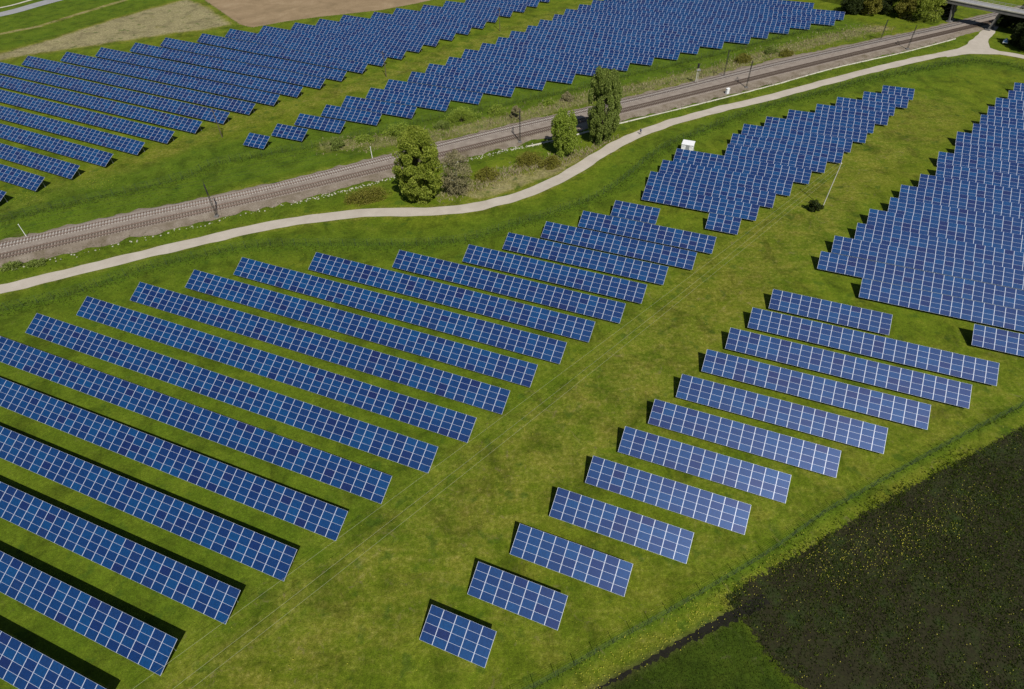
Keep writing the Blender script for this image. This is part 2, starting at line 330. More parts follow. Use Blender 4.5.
lush = np.maximum.reduce([.95*blob(FENCE1, .9, 2.5), .6*blob(FENCE1, 3, 6), .9*blob(FENCE2, .5, 2.0), .75*blob(FENCE2, 10, 6), .8*blob(FENCE3, .3, .9), .95*area(MEADOW, 2), .45*blob(TROUGH, 2, 5)])
LF = [(-106.4,81.0),(-94.9,86.0),(-77.6,97.2),(-55.8,104.0),(-22.9,105.2),(20.6,120.8),(40.2,108.2),(8.2,73.7),(-18.5,43.9),(-33.7,30.8),(-43.6,20.3),(-65.7,20.8)]
lush = np.maximum(lush, .5*area(LF, 14))
lush *= 1-np.clip(dry-.45, 0, 1)*1.5; lush = np.clip(lush, 0, 1)
far_up = area([(-198.4,227.6),(-297.0,378.7),(-155.5,366.0),(-135.3,302.0),(-153.5,268.7),(-165.8,246.1)], 10); lush = np.maximum(lush, .6*far_up*(dry < .5))
soilz = .5*blob(DITCH_SHADE, .2, .8)
nx, ny = len(gx), len(gy)
idx = np.arange(nx*ny).reshape(ny, nx)
Fg = np.stack([idx[:-1, :-1], idx[:-1, 1:], idx[1:, 1:], idx[1:, :-1]], -1).reshape(-1, 4)
Zg = np.zeros(len(XY))
ground = quick_mesh('ground', np.column_stack([XY, Zg]), Fg, M['ground']); tag(ground, kind='structure')
ca = ground.data.color_attributes.new('zone', 'FLOAT_COLOR', 'POINT')
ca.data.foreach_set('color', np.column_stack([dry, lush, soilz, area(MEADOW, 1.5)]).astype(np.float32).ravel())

def rim(m_):
    """let the surface fray along its rim: grass shows through where the noise eats into it"""
    t = m_.node_tree; b = t.nodes['Principled BSDF']; at = N(t, 'ShaderNodeAttribute', attribute_name='rim'); pos = geo_pos(t)
    f = math_(t, 'ADD', math_(t, 'MULTIPLY', math_(t, 'SUBTRACT', noise(t, pos, 1.8, 9, .8), .5), 3.0), at.outputs['Fac'])
    t.links.new(math_(t, 'GREATER_THAN', f, 0.0), b.inputs['Alpha'])
def sheet(name, P, z, mat, soft=1.6, step=.9, lim=None):
    Pn = np.array(P, float); lo, hi = Pn.min(0)-3, Pn.max(0)+3
    xs = np.arange(lo[0], hi[0], step); ys = np.arange(lo[1], hi[1], step); A, B = np.meshgrid(xs, ys); q = np.column_stack([A.ravel(), B.ravel()])
    d = dist_poly(q, list(P)+[P[0]])*np.where(inside(q, P), 1, -1); keep = (d > -2.6)
    ii = np.arange(len(q)).reshape(A.shape); Fq = np.stack([ii[:-1, :-1], ii[:-1, 1:], ii[1:, 1:], ii[1:, :-1]], -1).reshape(-1, 4); Fq = Fq[keep[Fq].all(1)]
    used = np.unique(Fq); mp_ = np.full(len(q), -1); mp_[used] = np.arange(len(used)); Fq = mp_[Fq]; q = q[used]; d = d[used]
    o = quick_mesh(name, np.column_stack([q, np.full(len(q), z)]), Fq, mat)
    a = o.data.attributes.new('rim', 'FLOAT', 'POINT'); a.data.foreach_set('value', np.clip(d/soft, -2, 3).astype(np.float32))
    return tag(o, kind='structure')
rim(M['soil']); rim(M['crop'])
sheet('tilled_field', SOIL, .012, M['soil'], 1.5, 1.5)
sheet('crop_field', CROPC, .012, M['crop'], 1.8, .8)
Pd = catmull(DITCH_SHADE, .35); nd = normals2(Pd); tw = np.linspace(0, 1, len(Pd)); wd_ = .12+.85*np.clip(tw*1.25-.15, 0, 1)**1.4  # flat dark strip; shade of the bank facing off the sun, put into colour
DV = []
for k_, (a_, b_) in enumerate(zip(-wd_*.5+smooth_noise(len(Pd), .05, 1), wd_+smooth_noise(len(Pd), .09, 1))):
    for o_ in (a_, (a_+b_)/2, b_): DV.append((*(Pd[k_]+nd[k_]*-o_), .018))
d_ = quick_mesh('ditch_shade', DV, [(k_*3+q_, (k_+1)*3+q_, (k_+1)*3+q_+1, k_*3+q_+1) for k_ in range(len(Pd)-1) for q_ in (0, 1)], M['ditch_shade']); tag(d_, kind='structure')
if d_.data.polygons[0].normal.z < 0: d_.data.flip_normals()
tag(strip('path', catmull(PATH), [-1.75, 0, 1.75], [.03, .07, .03], M['path'], .10), kind='structure')
tag(strip('path', catmull(PATH2), [-2.2, 0, 2.2], [.022, .062, .022], M['path'], .15), kind='structure')
mbk = MB(); fk = [(137.7,208.4),(151.1,215.1),(161.1,222.8),(170.2,231.5),(171.6,230.4),(166.4,222.4),(163.8,216.7),(165.2,213.2),(163.6,210.5),(154.2,211.6)]; mbk.add([(a, b, .045) for a, b in fk], [tuple(range(len(fk)))]); tag(mbk.build('path', M['path']), kind='structure')
road = strip('road', catmull([(-226.9,265.2),(-207.6,279.6),(-199.1,292.8),(-191.5,304.8),(-174.9,327.9)], 3), [-3.4, 0, 3.4], [.05, .1, .05], M['road'], .05); tag(road, kind='structure')
foot = strip('pavement', catmull([(-234.8,277.0),(-213.1,288.9),(-205.5,300.6),(-199.0,310.8),(-182.2,333.7)], 3), [-.8, .8], [.10, .10], M['trough'], .08); tag(foot, kind='structure')

# ------------------------------------------------------------------ railway
cT1, cT2 = catmull(T1, .5), catmull(T2, .5)
top = catmull(BT, 1.0); bot = catmull(BB, 1.0)
def resample(P, n):
    s = np.concatenate([[0], np.cumsum(np.linalg.norm(np.diff(P, axis=0), axis=1))]); q = np.linspace(0, s[-1], n)
    return np.column_stack([np.interp(q, s, P[:, 0]), np.interp(q, s, P[:, 1])])
n_ = 420; top = resample(top, n_); bot = resample(bot, n_)
prof = [(0, .02), (.06, .16), (.12, .30), (.5, .34), (.74, .30), (.86, .16), (1, .02)]
jt = smooth_noise(n_, .35, 2); jb = smooth_noise(n_, .35, 2)
dirn = (bot-top)/np.linalg.norm(bot-top, axis=1)[:, None]
cols = []
for f, z in prof:
    q = top+(bot-top)*f
    if f == 0: q = q+dirn*jt[:, None]
    if f == 1: q = q+dirn*jb[:, None]
    cols.append(np.column_stack([q, np.full(n_, z)]))
V = np.stack(cols, 1).reshape(-1, 3); k_ = len(prof)
Fb = [(i*k_+j, i*k_+j+1, (i+1)*k_+j+1, (i+1)*k_+j) for i in range(n_-1) for j in range(k_-1)]
bal = quick_mesh('ballast_bed', V, Fb, M['ballast']); tag(bal, kind='structure')
if bal.data.polygons[0].normal.z < 0: bal.data.flip_normals()
bal.data.materials.append(M['shoulder'])
bal.data.polygons.foreach_set('material_index', [1 if (i % (k_-1)) >= k_-3 or (i % (k_-1)) == 0 else 0 for i in range(len(Fb))])
def track(P, smat):
    root = empty('railway_track', (float(P[len(P)//2][0]), float(P[len(P)//2][1]), 0)); tag(root, kind='structure')
    o = np.array(root.location)
    n2 = normals2(P)
    for s_ in (-.75, .75):
        q = P+n2*s_; V = []; Fc = []
        sec = [(-.07, .42), (-.035, .58), (.035, .58), (.07, .42)]
        for a, z in sec: V.append(np.column_stack([q+n2*a, np.full(len(q), z)])-o)
        V = np.stack(V, 1).reshape(-1, 3)
        for i in range(len(q)-1):
            for j in range(3): Fc.append((i*4+j, i*4+j+1, (i+1)*4+j+1, (i+1)*4+j))
        quick_mesh('rail', V, Fc, M['rail'], root)
    L = np.linalg.norm(np.diff(P, axis=0), axis=1).sum(); Q = resample(P, int(L/.62)); nn = normals2(Q)
    mb = MB()
    for q, nv in zip(Q, nn):
        a = q-nv*1.28-o[:2]; b = q+nv*1.28-o[:2]; mb.bar((*a, .36), (*b, .36), .27, .12)
    s = mb.build('sleepers', M[smat], root); tag(s, kind='stuff')
track(cT1, 'sleeper'); track(cT2, 'sleeper_old')
# concrete cable trough along the foot of the ballast, white stones further left
tq = catmull(TROUGH, 1.0); cutn = int(len(tq)*.42)
tr = strip('kerb_edging', tq[cutn:], [-.17, -.16, .16, .17], [.0, .22, .22, .0], M['trough'], .04); tag(tr, kind='structure')
mb = MB(); nn = normals2(tq)
for i in range(0, cutn+20):
    dens = 2 if i < cutn*.5 else 9
    for k in range(dens):
        if random.random() < .62:
            q = tq[i]+nn[i]*random.gauss(0, .30)+np.array([random.uniform(-.5, .5), random.uniform(-.3, .3)]); s_ = random.uniform(.05, .20); x, y = q
            vs = [(x+random.uniform(.6,1)*s_*sx, y+random.uniform(.6,1)*s_*sy, z) for z in (0, s_*.7) for sx, sy in ((-1,-1),(1,-1),(1,1),(-1,1))]
            mb.add(vs, [(4,5,6,7),(0,1,5,4),(1,2,6,5),(2,3,7,6),(3,0,4,7)])
tag(mb.build('edging_stones', M['trough']), 'pale stones scattered along the foot of the railway ballast', 'stones', kind='stuff')

# ------------------------------------------------------------------ solar arrays
AZ, TILT, H0 = -0.4011617, 0.4746559, 0.60
CW, MH = 1.68, 1.0060
uu = np.array([math.cos(AZ), math.sin(AZ)]); vv = np.array([-math.sin(AZ), math.cos(AZ)])
ct, st_ = math.cos(TILT), math.sin(TILT)
def module_geo(vo, x0, y0, w_, h_, zj=0):
    """frame box with a glass pane on top, in the plane of the table (x along row, y up the slope)"""
    fr = .036; fy = .014; T_ = .04
    V = [(x0,y0,0),(x0+w_,y0,0),(x0+w_,y0+h_,0),(x0,y0+h_,0),(x0,y0,T_),(x0+w_,y0,T_),(x0+w_,y0+h_,T_),(x0,y0+h_,T_),
         (x0+fr,y0+fy,T_),(x0+w_-fr,y0+fy,T_),(x0+w_-fr,y0+h_-fy,T_),(x0+fr,y0+h_-fy,T_)]
    Fm = [(3,2,1,0),(0,1,5,4),(1,2,6,5),(2,3,7,6),(3,0,4,7),(4,5,9,8),(5,6,10,9),(6,7,11,10),(7,4,8,11),(8,9,10,11)]
    return V, Fm, [2,0,0,0,0,0,0,0,0,1]
def module_mesh(cells):
    V = []; Fm = []; MI = []
    for (c, r_) in cells:
        v_, f_, mi = module_geo(0, c*CW+.008, r_*MH+.003, CW-.016, MH-.006)
        b0 = len(V); V += v_; Fm += [tuple(b0+i for i in q) for q in f_]; MI += mi
    V = [(x, y*ct-z*st_, y*st_+z*ct) for x, y, z in V]
    me = bpy.data.meshes.new('solar_module'); me.from_pydata(V, [], Fm)
    for m_ in (M['frame'], M['cell'], M['back']): me.materials.append(m_)
    me.polygons.foreach_set('material_index', MI)
    uvl = me.uv_layers.new(name='UVMap'); uv = np.zeros((len(me.loops), 2), np.float32)
    for pi, mi in enumerate(MI):
        if mi == 1:
            ls = me.polygons[pi].loop_start; uv[ls:ls+4] = [(0.0, 0.0), (9.999, 0), (9.999, 5.999), (0, 5.999)]
    uvl.data.foreach_set('uv', uv.ravel()); me.update(); return me
one = module_mesh([(0, 0)])
mb = MB(); mb.bar((0, 0, -.3), (0, 0, .80), .10, .10); post_lo = mb.mesh('support_post', M['steel'])
mb = MB(); mb.bar((0, 0, -.3), (0, 0, 1.93), .10, .10); post_hi = mb.mesh('support_post', M['steel'])
ORD = 'first second third fourth fifth sixth seventh eighth ninth tenth eleventh twelfth thirteenth fourteenth fifteenth sixteenth seventeenth eighteenth nineteenth twentieth'.split()
ORD += ['twenty-'+o for o in ORD[:9]]
FIELD = dict(R='short-row field right of the grass lane', L='large field left of the grass lane',
             A='farthest field beyond the railway', B='field just beyond the railway', C='small field below the white hut', S='dense field at the right edge')
GROUP = dict(R='panel rows right of the bare grass lane', L='panel rows left of the bare grass lane', A='panel rows in the farthest field',
             B='panel rows just beyond the railway', C='panel rows below the white hut', S='panel rows in the dense right-hand field')
ROWS = [('R', -21.58, 21.13, 5, 0, 0), ('R', -18.64, 28.1, 7, 0, 0), ('R', -15.76, 34.88, 9, 0, 0), ('R', -12.89, 41.9, 11, 0, 0), ('R', -9.93, 48.71, 13, 0, 0), ('R', -7.03, 55.58, 14, 0, 0), ('R', -4.12, 62.45, 16, 0, 0), ('R', -1.23, 69.29, 18, 0, 0), ('R', 1.57, 76.44, 20, 0, 0), ('R', 4.43, 83.32, 22, 0, 0), ('R', 7.35, 90.18, 23, 0, 0), ('R', 10.29, 96.92, 12, 0, 0), ('L', -73.42, -0.21, 14, 1, 0), ('L', -82.18, 6.75, 21, 1, 0), ('L', -92.66, 14.06, 29, 1, 0), ('L', -102.9, 21.02, 37, 1, 0), ('L', -111.66, 28.09, 44, 1, 0), ('L', -122.41, 35.13, 52, 1, 0), ('L', -113.64, 41.97, 49, 0, 0), ('L', -108.99, 48.93, 48, 0, 0), ('L', -102.95, 55.87, 46, 0, 0), ('L', -95.83, 62.75, 43, 0, 0), ('L', -89.69, 69.5, 41, 0, 0), ('L', -76.62, 76.34, 35, 0, 0), ('L', -61.12, 83.08, 28, 0, 0), ('L', -48.69, 89.84, 22, 0, 0), ('L', -42.76, 96.78, 20, 0, 0), ('L', -36.76, 103.5, 19, 0, 0), ('L', -30.65, 110.32, 17, 0, 0), ('L', -25.24, 116.99, 6, 0, 0), ('A', -172.91, 71.19, 8, 1, -0.054), ('A', -185.58, 80.28, 17, 1, -0.054), ('A', -197.48, 88.47, 26, 1, -0.054), ('A', -209.76, 96.98, 35, 1, -0.054), ('A', -222.01, 105.51, 44, 1, -0.054), ('A', -232.87, 114.06, 52, 1, -0.054), ('A', -245.22, 122.41, 61, 1, -0.054), ('A', -245.36, 130.07, 63, 0, -0.054), ('A', -237.42, 137.5, 60, 0, -0.056), ('A', -227.88, 144.89, 56, 0, -0.0576), ('A', -219.99, 152.33, 53, 0, -0.0601), ('A', -212.22, 160.18, 50, 0, -0.063), ('A', -205.99, 168.06, 48, 0, -0.0702), ('A', -196.43, 176.12, 44, 0, -0.0784), ('A', -190.18, 183.69, 42, 0, -0.0821), ('A', -180.54, 190.77, 38, 0, -0.0818), ('A', -171.45, 197.8, 34, 0, -0.0764), ('A', -165.28, 204.74, 32, 0, -0.0769), ('A', -159.32, 211.92, 30, 0, -0.0757), ('A', -149.8, 218.97, 26, 0, -0.0762), ('A', -144.02, 226.07, 24, 0, -0.0641), ('A', -135.78, 233.67, 20, 0, -0.0565), ('A', -129.61, 241.14, 18, 0, -0.0491), ('A', -123.42, 248.45, 16, 0, -0.0551), ('A', -115.94, 256.09, 13, 0, -0.0551), ('A', -110.18, 263.64, 11, 0, -0.0551), ('B', -125.68, 115.9, 4, 0, 0), ('B', -122.16, 123.19, 6, 0, 0), ('B', -120.28, 130.82, 9, 0, 0), ('B', -116.69, 138.5, 11, 0, 0), ('B', -114.7, 145.92, 14, 0, 0), ('B', -111.09, 153.55, 16, 0, 0), ('B', -109.23, 161.18, 19, 0, 0), ('B', -105.59, 169.26, 21, 0, 0), ('B', -103.56, 177.24, 24, 0, 0), ('B', -100.18, 184.93, 26, 0, 0), ('B', -98.32, 193.33, 28, 0, 0), ('B', -95.16, 200.68, 31, 0, 0), ('B', -92.3, 208.11, 33, 0, 0), ('B', -90.45, 215.77, 36, 0, 0), ('B', -86.96, 223.26, 37, 0, 0), ('B', -85.09, 231.06, 40, 0, 0), ('B', -82.15, 238.85, 43, 0, 0), ('B', -80.19, 246.59, 45, 0, 0), ('B', -77.08, 254.0, 47, 0, 0), ('B', -73.73, 261.39, 49, 0, 0), ('B', -70.73, 268.88, 52, 0, 0), ('B', -67.7, 276.57, 52, 0, 0), ('B', -63.84, 284.42, 43, 0, 0), ('C', -4.92, 119.19, 4, 0, 0), ('C', -20.41, 125.93, 15, 0, 0), ('C', -20.87, 132.59, 17, 0, 0), ('C', -19.39, 139.25, 18, 0, 0), ('C', -17.35, 146.33, 19, 0, 0), ('C', -5.8, 153.2, 14, 0, 0), ('C', -5.48, 159.66, 16, 0, 0), ('C', -3.51, 166.39, 16, 0, 0), ('C', 1.63, 173.12, 15, 0, 0), ('C', 6.92, 179.86, 13, 0, 0), ('C', 13.86, 186.31, 11, 0, 0), ('C', 19.03, 193.25, 9, 0, 0), ('C', 26.01, 199.92, 7, 0, 0), ('C', 31.18, 206.65, 5, 0, 0), ('S', 43.39, 99.34, 8, 1, 0), ('S', 25.54, 106.21, 19, 1, 0), ('S', 17.96, 112.67, 24, 1, 0), ('S', 20.33, 119.4, 23, 1, 0), ('S', 24.61, 126.06, 21, 1, 0), ('S', 27.03, 132.87, 21, 1, 0), ('S', 31.3, 139.6, 19, 1, 0), ('S', 33.72, 146.33, 18, 1, 0), ('S', 38.05, 153.2, 16, 1, 0), ('S', 42.12, 160.07, 15, 1, 0), ('S', 42.89, 166.73, 15, 1, 0), ('S', 47.24, 173.67, 13, 1, 0), ('S', 48.13, 180.41, 13, 1, 0), ('S', 52.52, 187.14, 11, 1, 0), ('S', 55.0, 193.87, 10, 1, 0), ('S', 57.56, 200.6, 10, 1, 0), ('S', 60.28, 207.61, 9, 1, 0), ('S', 64.38, 214.62, 7, 1, 0), ('S', 66.75, 221.56, 6, 1, 0), ('S', 70.9, 228.08, 4, 1, 0)]
cam_loc = np.array(cam.location); cnt = {}
def near_rank(bl, x, y, n):
    o = uu*x+vv*y; res = []
    for c in range(n):
        for r_ in range(4):
            q = o+uu*(c+.5)*CW+vv*(r_+.5)*MH*ct; res.append((float(np.linalg.norm(np.array([*q, 1.5])-cam_loc)), c, r_))
    res.sort(); return res
for bl, x, y, n, cut, rz in ROWS:
    k = cnt.get(bl, 0); cnt[bl] = k+1
    o = uu*x+vv*y
    root = empty('solar_panel_row', (float(o[0]), float(o[1]), 0), AZ+rz)
    tag(root, f'{ORD[k]} row of blue solar panels from the bottom, {FIELD[bl]}', 'solar panels', GROUP[bl])
    ranked = near_rank(bl, x, y, n)
    zj = random.uniform(-.02, .02)
    for (_, c, r_) in ranked[:100]:
        mo = bpy.data.objects.new('solar_module', one)
        mo.location = (c*CW, r_*MH*ct, H0+zj+r_*MH*st_); mo.parent = root; C.objects.link(mo)
    if len(ranked) > 100:
        ro = link(bpy.data.objects.new('solar_module', module_mesh([(c, r_) for (_, c, r_) in ranked[100:]])), root)
        ro.location = (0, 0, H0+zj); tag(ro, kind='stuff')
    # frame: purlins, rafters and braces
    f = MB(); L = n*CW; dz = -.09
    def pt(xx, sl, off=0): return (xx, sl*ct, H0+sl*st_+off)
    for sl in (.5, 1.52, 2.5, 3.52): f.bar(pt(.05, sl, -.07), pt(L-.05, sl, -.07), .06, .08)
    m_posts = max(2, int(round(L/5.04))+1); xs = [.8+(L-1.6)*i/(m_posts-1) for i in range(m_posts)]
    for xx in xs:
        f.bar(pt(xx, .15, -.17), pt(xx, 3.87, -.17), .08, .12)
        f.bar((xx+.06, .75*ct, .25), (xx+.06, 2.1*ct, H0+2.1*st_-.2), .05, .05)
    f.build('mounting_frame', M['steel'], root)
    for xx in xs:
        for me, sl in ((post_lo, .75), (post_hi, 3.2)):
            po = bpy.data.objects.new('support_post', me); po.location = (xx, sl*ct, 0); po.parent = root; C.objects.link(po)

# ------------------------------------------------------------------ foliage
def leaf_mesh(name, centres, size, mat, parent, flat=.0, droop=0):
    """one small bent quad per centre"""
    n = len(centres); c = np.asarray(centres)
    d1 = rng.normal(size=(n, 3)); d1[:, 2] -= droop; d1 /= np.linalg.norm(d1, axis=1)[:, None]
    d2 = rng.normal(size=(n, 3)); d2 -= (d2*d1).sum(1)[:, None]*d1; d2 /= np.linalg.norm(d2, axis=1)[:, None]
    s = size*rng.uniform(.6, 1.4, n)[:, None]; a = d1*s; b = d2*s*.55
    V = np.stack([c-a, c+b, c+a, c-b], 1).reshape(-1, 3); Fc = np.arange(4*n).reshape(-1, 4)
    return quick_mesh(name, V, Fc, mat, parent)
def crown_points(h0_, h1, rad, n, clumps, shape='round', cs=.33, off=(0, 0)):
    """points in clumps through a crown volume"""
    cen = []
    while len(cen) < clumps:
        t = random.random(); a = random.uniform(0, 2*math.pi)
        if shape == 'column': prof_ = min(1, .62+1.2*t)*math.sqrt(max(0, 1-max(0, (t-.55)/.50)**2.6))
        elif shape == 'bush': prof_ = math.sqrt(max(0, 1-t*t))
        else: prof_ = math.sqrt(max(0, 1-(2*t-.95)**2*.98))
        r_ = rad*prof_*math.sqrt(random.uniform(.12, 1))*.88; z = h0_+(h1-h0_)*t
        cen.append((off[0]+r_*math.cos(a), off[1]+r_*math.sin(a), z, rad*cs*random.uniform(.55, 1.25)))
    cen = np.array(cen); w_ = cen[:, 3]**2; w_ /= w_.sum(); k = rng.choice(len(cen), n, p=w_)
    g = rng.normal(size=(n, 3)); g /= np.linalg.norm(g, axis=1)[:, None]; g *= (rng.uniform(.35, 1, n)**.5)[:, None]
    g[:, 2] *= 1.0 if shape != 'column' else 1.8
    P = cen[k, :3]+g*cen[k, 3:4]; P[:, 2] = np.maximum(P[:, 2], .08); return P, cen
def tree(name, xy, label, cat, h, rad, mat, n=9000, leaf=.22, h0_=None, clumps=40, shape='round', droop=0, cs=.33, group=None, trunk=.25, trunkmat='bark', squash=1.0, rz=0):
    root = empty(name, (xy[0], xy[1], 0), rz); tag(root, label, cat, group)
    h0_ = h*.15 if h0_ is None else h0_
    P, cen = crown_points(h0_, h, rad, n, clumps, shape, cs)
    if squash != 1: P[:, 1] *= squash; cen[:, 1] *= squash
    leaf_mesh('crown', P, leaf, M[mat], root, droop=droop)
    t = MB(); base = Vector((0, 0, -.1)); prev = base; H = h*.72
    for i in range(1, 5):
        q = Vector((random.uniform(-.03, .03)*h*.4, random.uniform(-.03, .03)*h*.4, H*i/4)); t.tube(prev, q, trunk*(1-.2*(i-1)), trunk*(1-.2*i)+.02, 8); prev = q
    for c in cen[::max(1, len(cen)//14)]:
        z = max(.3, min(H*.95, c[2]*.6)); t.tube((0, 0, z), Vector(c[:3]), trunk*.32, trunk*.08, 5)
    t.build('trunk', M[trunkmat], root); return root
def px1(l): return l[0]
tree('willow_tree', px1([(-20.3,127.7)]), 'large bushy yellow-green willow between railway and path', 'tree', 16.8, 5.9, 'leaf_willow', 90000, .17, .3, 330, 'round', 1.4, .17, trunk=.45)
tree('bare_tree', px1([(-12.0,130.1)]), 'grey-brown barely leafed tree beside the large bushy willow', 'tree', 10.2, 4.0, 'leaf_bare', 17000, .11, .3, 110, 'round', .3, .20, trunk=.10, trunkmat='palew')
tree('birch_tree', px1([(24.8,154.7)]), 'tall columnar drooping green tree casting dark shadow on the railway', 'tree', 17.8, 4.6, 'leaf_birch', 70000, .16, .6, 260, 'column', 2.8, .16, trunk=.35)
tree('young_tree', px1([(14.5,147.9)]), 'smaller bright green tree left of the tall columnar tree', 'tree', 10.5, 3.7, 'leaf_light', 30000, .15, .3, 120, 'column', 1.2, .20, trunk=.2)
tree('round_bush', px1([(68.1,118.5)]), 'small dark round bush at foot of pale pole in grass aisle', 'bush', 2.8, 1.5, 'leaf_dark', 5000, .11, .1, 16, 'round', 0, .4, trunk=.08)
BUSH = [((368,199),1.8,6.2,'leaf_olive','wide low olive-brown bush left of the large willow',.45),
 ((487,178),2.2,3.4,'leaf_olive','olive bush just right of the bare grey tree',.7),
 ((528,163),2.2,4.6,'leaf_olive','yellow-olive thicket between the bare tree and the small green tree',.6),
 ((551,166),1.9,3.6,'leaf_olive','reddish olive bush at the foot of the smaller bright green tree',.6),
 ((337,147),2.0,2.6,'leaf_birch','round dark green bush beside the short white post beyond the railway',.9),
 ((364,141),1.2,3.0,'leaf_light','pale green low bush beyond the railway, left of the willow crown',.7),
 ((398,134),2.2,4.4,'leaf_light','fresh green low scrub beyond the railway, behind the willow crown',.6),
 ((462,120),3.0,5.8,'leaf_light','long pale green bush on the bank beyond the railway',.5),
 ((443,128),1.7,2.6,'leaf_birch','darker small bush at the left end of the long pale bush',.8),
 ((497,113),1.8,3.2,'leaf_light','light green bush beyond the railway right of the long pale bush',.7),
 ((516,118),3.2,1.9,'leaf_bare','thin grey-green sapling behind the railway mast, left of the small tree',.9),
 ((549,104),1.2,2.2,'leaf_light','small yellow-green bush beyond the railway above the small tree',.8),
 ((567,100),1.9,2.4,'leaf_bare','brownish bush beyond the railway, left of the tall tree crown',.8),
 ((742,62),2.0,3.6,'leaf_olive','olive bush beyond the railway beside a dark mast',.7),
 ((771,53),1.8,2.8,'leaf_birch','green bush on the bank, below the right end of the far panels',.8),
 ((786,55),1.5,3.0,'leaf_olive','brownish bush lowest on the bank below the far panels',.7),
 ((12,268),.9,2.4,'leaf_birch','low green bush at the ballast foot near the left edge',.6),
 ((37,265),.9,2.2,'leaf_birch','second low green bush at the ballast foot, right of its twin',.6)]
for (q, h, r_, mt, lb, sq) in BUSH:
    pass
BP = [(-33.0,127.8),(-5.2,136.4),(5.1,143.5),(10.8,141.7),(-45.3,154.6),(-38.6,157.8),(-29.9,161.6),(-12.7,168.2),(-17.8,164.7),(-2.8,173.7),(2.6,170.0),(12.5,179.1),(18.0,181.7),(77.7,208.9),(89.7,216.5),(94.0,214.4),(-102.7,103.7),(-98.0,104.6)]
for xy, (q, h, r_, mt, lb, sq) in zip(BP, BUSH):
    tree('bush', xy, lb, 'bush', h, r_, mt, int(2200+900*r_*h*.5), .12, .05, int(18+8*r_), 'bush', 0, .24, trunk=.04, squash=sq, rz=R(22), group='bushes along the railway')
FT = [((850,13),6,4.4,'leaf_dark','dark bushy tree touching the right end of the far panel field'),
 ((868,14),7,4.6,'leaf_olive','mixed olive tree at top edge, second from far panels'),
 ((888,13),8,5.0,'leaf_dark','dark tree at top edge, midway between panels and bridge'),
 ((905,18),7,4.6,'leaf_olive','olive-green tree above the nearest dark mast by the bridge'),
 ((924,21),9,5.8,'leaf_willow','broad yellow-green tree left of the bridge'),
 ((938,12),8,4.6,'leaf_dark','dark tree hard against the bridge'),
 ((872,2),8,5.0,'leaf_dark','dark tree cut by the top edge behind the olive one'),
 ((1016,45),6.5,3.6,'leaf_dark','dark tree between the path and the bridge, beside the white and blue sheet'),
 ((1027,50),8,4.8,'leaf_dark','dark tree at the right edge above the path'),
 ((1018,30),8,4.6,'leaf_dark','dark tree behind the others, right of the bridge leg'),
 ((1032,25),8,5.0,'leaf_dark','tree at the right edge under the bridge deck end'),
 ((944,16),6,3.6,'leaf_dark','dark tree squeezed between the yellow-green tree and the first bridge leg'),
 ((1003,26),5,3.2,'leaf_dark','low dark tree just right of the second bridge leg')]
FP = [(133.1,257.2),(139.3,255.5),(147.3,256.2),(150.8,249.8),(156.0,245.9),(166.4,256.1),(147.3,270.5),(174.0,218.9),(174.7,214.1),(183.7,233.9),(191.8,238.9),(166.2,251.2),(181.0,238.5)]
for xy, (q, h, r_, mt, lb) in zip(FP, FT):
    tree('dense_tree', xy, lb, 'tree', h, r_, mt, 16000, .20, .3, 90, 'round', .5, .22, trunk=.25, group='trees near the bridge')

# tall grass, reeds, crop and blooms: nobody could count them
def scatter_line(P, wd, dens):
    P = catmull(P, 1.0); seg = np.linalg.norm(np.diff(P, axis=0), axis=1); n = int(seg.sum()*dens)
    i = rng.choice(len(seg), n, p=seg/seg.sum()); t = rng.random(n)[:, None]; q = P[i]*(1-t)+P[i+1]*t
    return q+rng.normal(size=(n, 2))*wd
def tufts(name, Q, hgt, wdt, mat, label, cat, blades=3):
    n = len(Q); V = np.zeros((n*blades, 4, 3)); 
    q = np.repeat(Q, blades, 0)+rng.normal(size=(n*blades, 2))*wdt*.6; a = rng.uniform(0, 2*np.pi, n*blades)
    h = hgt*rng.uniform(.5, 1.3, n*blades); w_ = wdt*rng.uniform(.4, 1, n*blades)*.5; ln = rng.uniform(.1, .7, n*blades)*h; la = rng.uniform(0, 2*np.pi, n*blades)
    dx, dy = np.cos(a)*w_, np.sin(a)*w_; lx, ly = np.cos(la)*ln, np.sin(la)*ln
    V[:, 0] = np.column_stack([q[:, 0]-dx, q[:, 1]-dy, np.zeros(len(q))]); V[:, 1] = np.column_stack([q[:, 0]+dx, q[:, 1]+dy, np.zeros(len(q))])
    V[:, 2] = np.column_stack([q[:, 0]+dx*.4+lx, q[:, 1]+dy*.4+ly, h]); V[:, 3] = np.column_stack([q[:, 0]-dx*.4+lx, q[:, 1]-dy*.4+ly, h])
    o = quick_mesh(name, V.reshape(-1, 3), np.arange(len(q)*4).reshape(-1, 4), M[mat]); return tag(o, label, cat, kind='stuff')
def keep_off(Q, d=2.1):
    k = (dist_poly(Q, PATH) > d); return Q[k]
Q = np.concatenate([scatter_line(FENCE1, 1.3, 22), scatter_line(FENCE2, .9, 14), scatter_line(FENCE2, 4, 10), scatter_line(FENCE3, .25, 6), scatter_line(TROUGH, 1.6, 6)])
tufts('tall_grass', keep_off(Q), .26, .13, 'tuft', 'taller dark green grass along the fences and verges', 'grass')
Q = np.concatenate([scatter_line(BANK, 2.6, 16), scatter_line(SCRUB[:6], 1.6, 40)])
tufts('dry_reeds', keep_off(Q), .5, .16, 'leaf_tan', 'dry tan reeds and brush beside the railway', 'reeds')
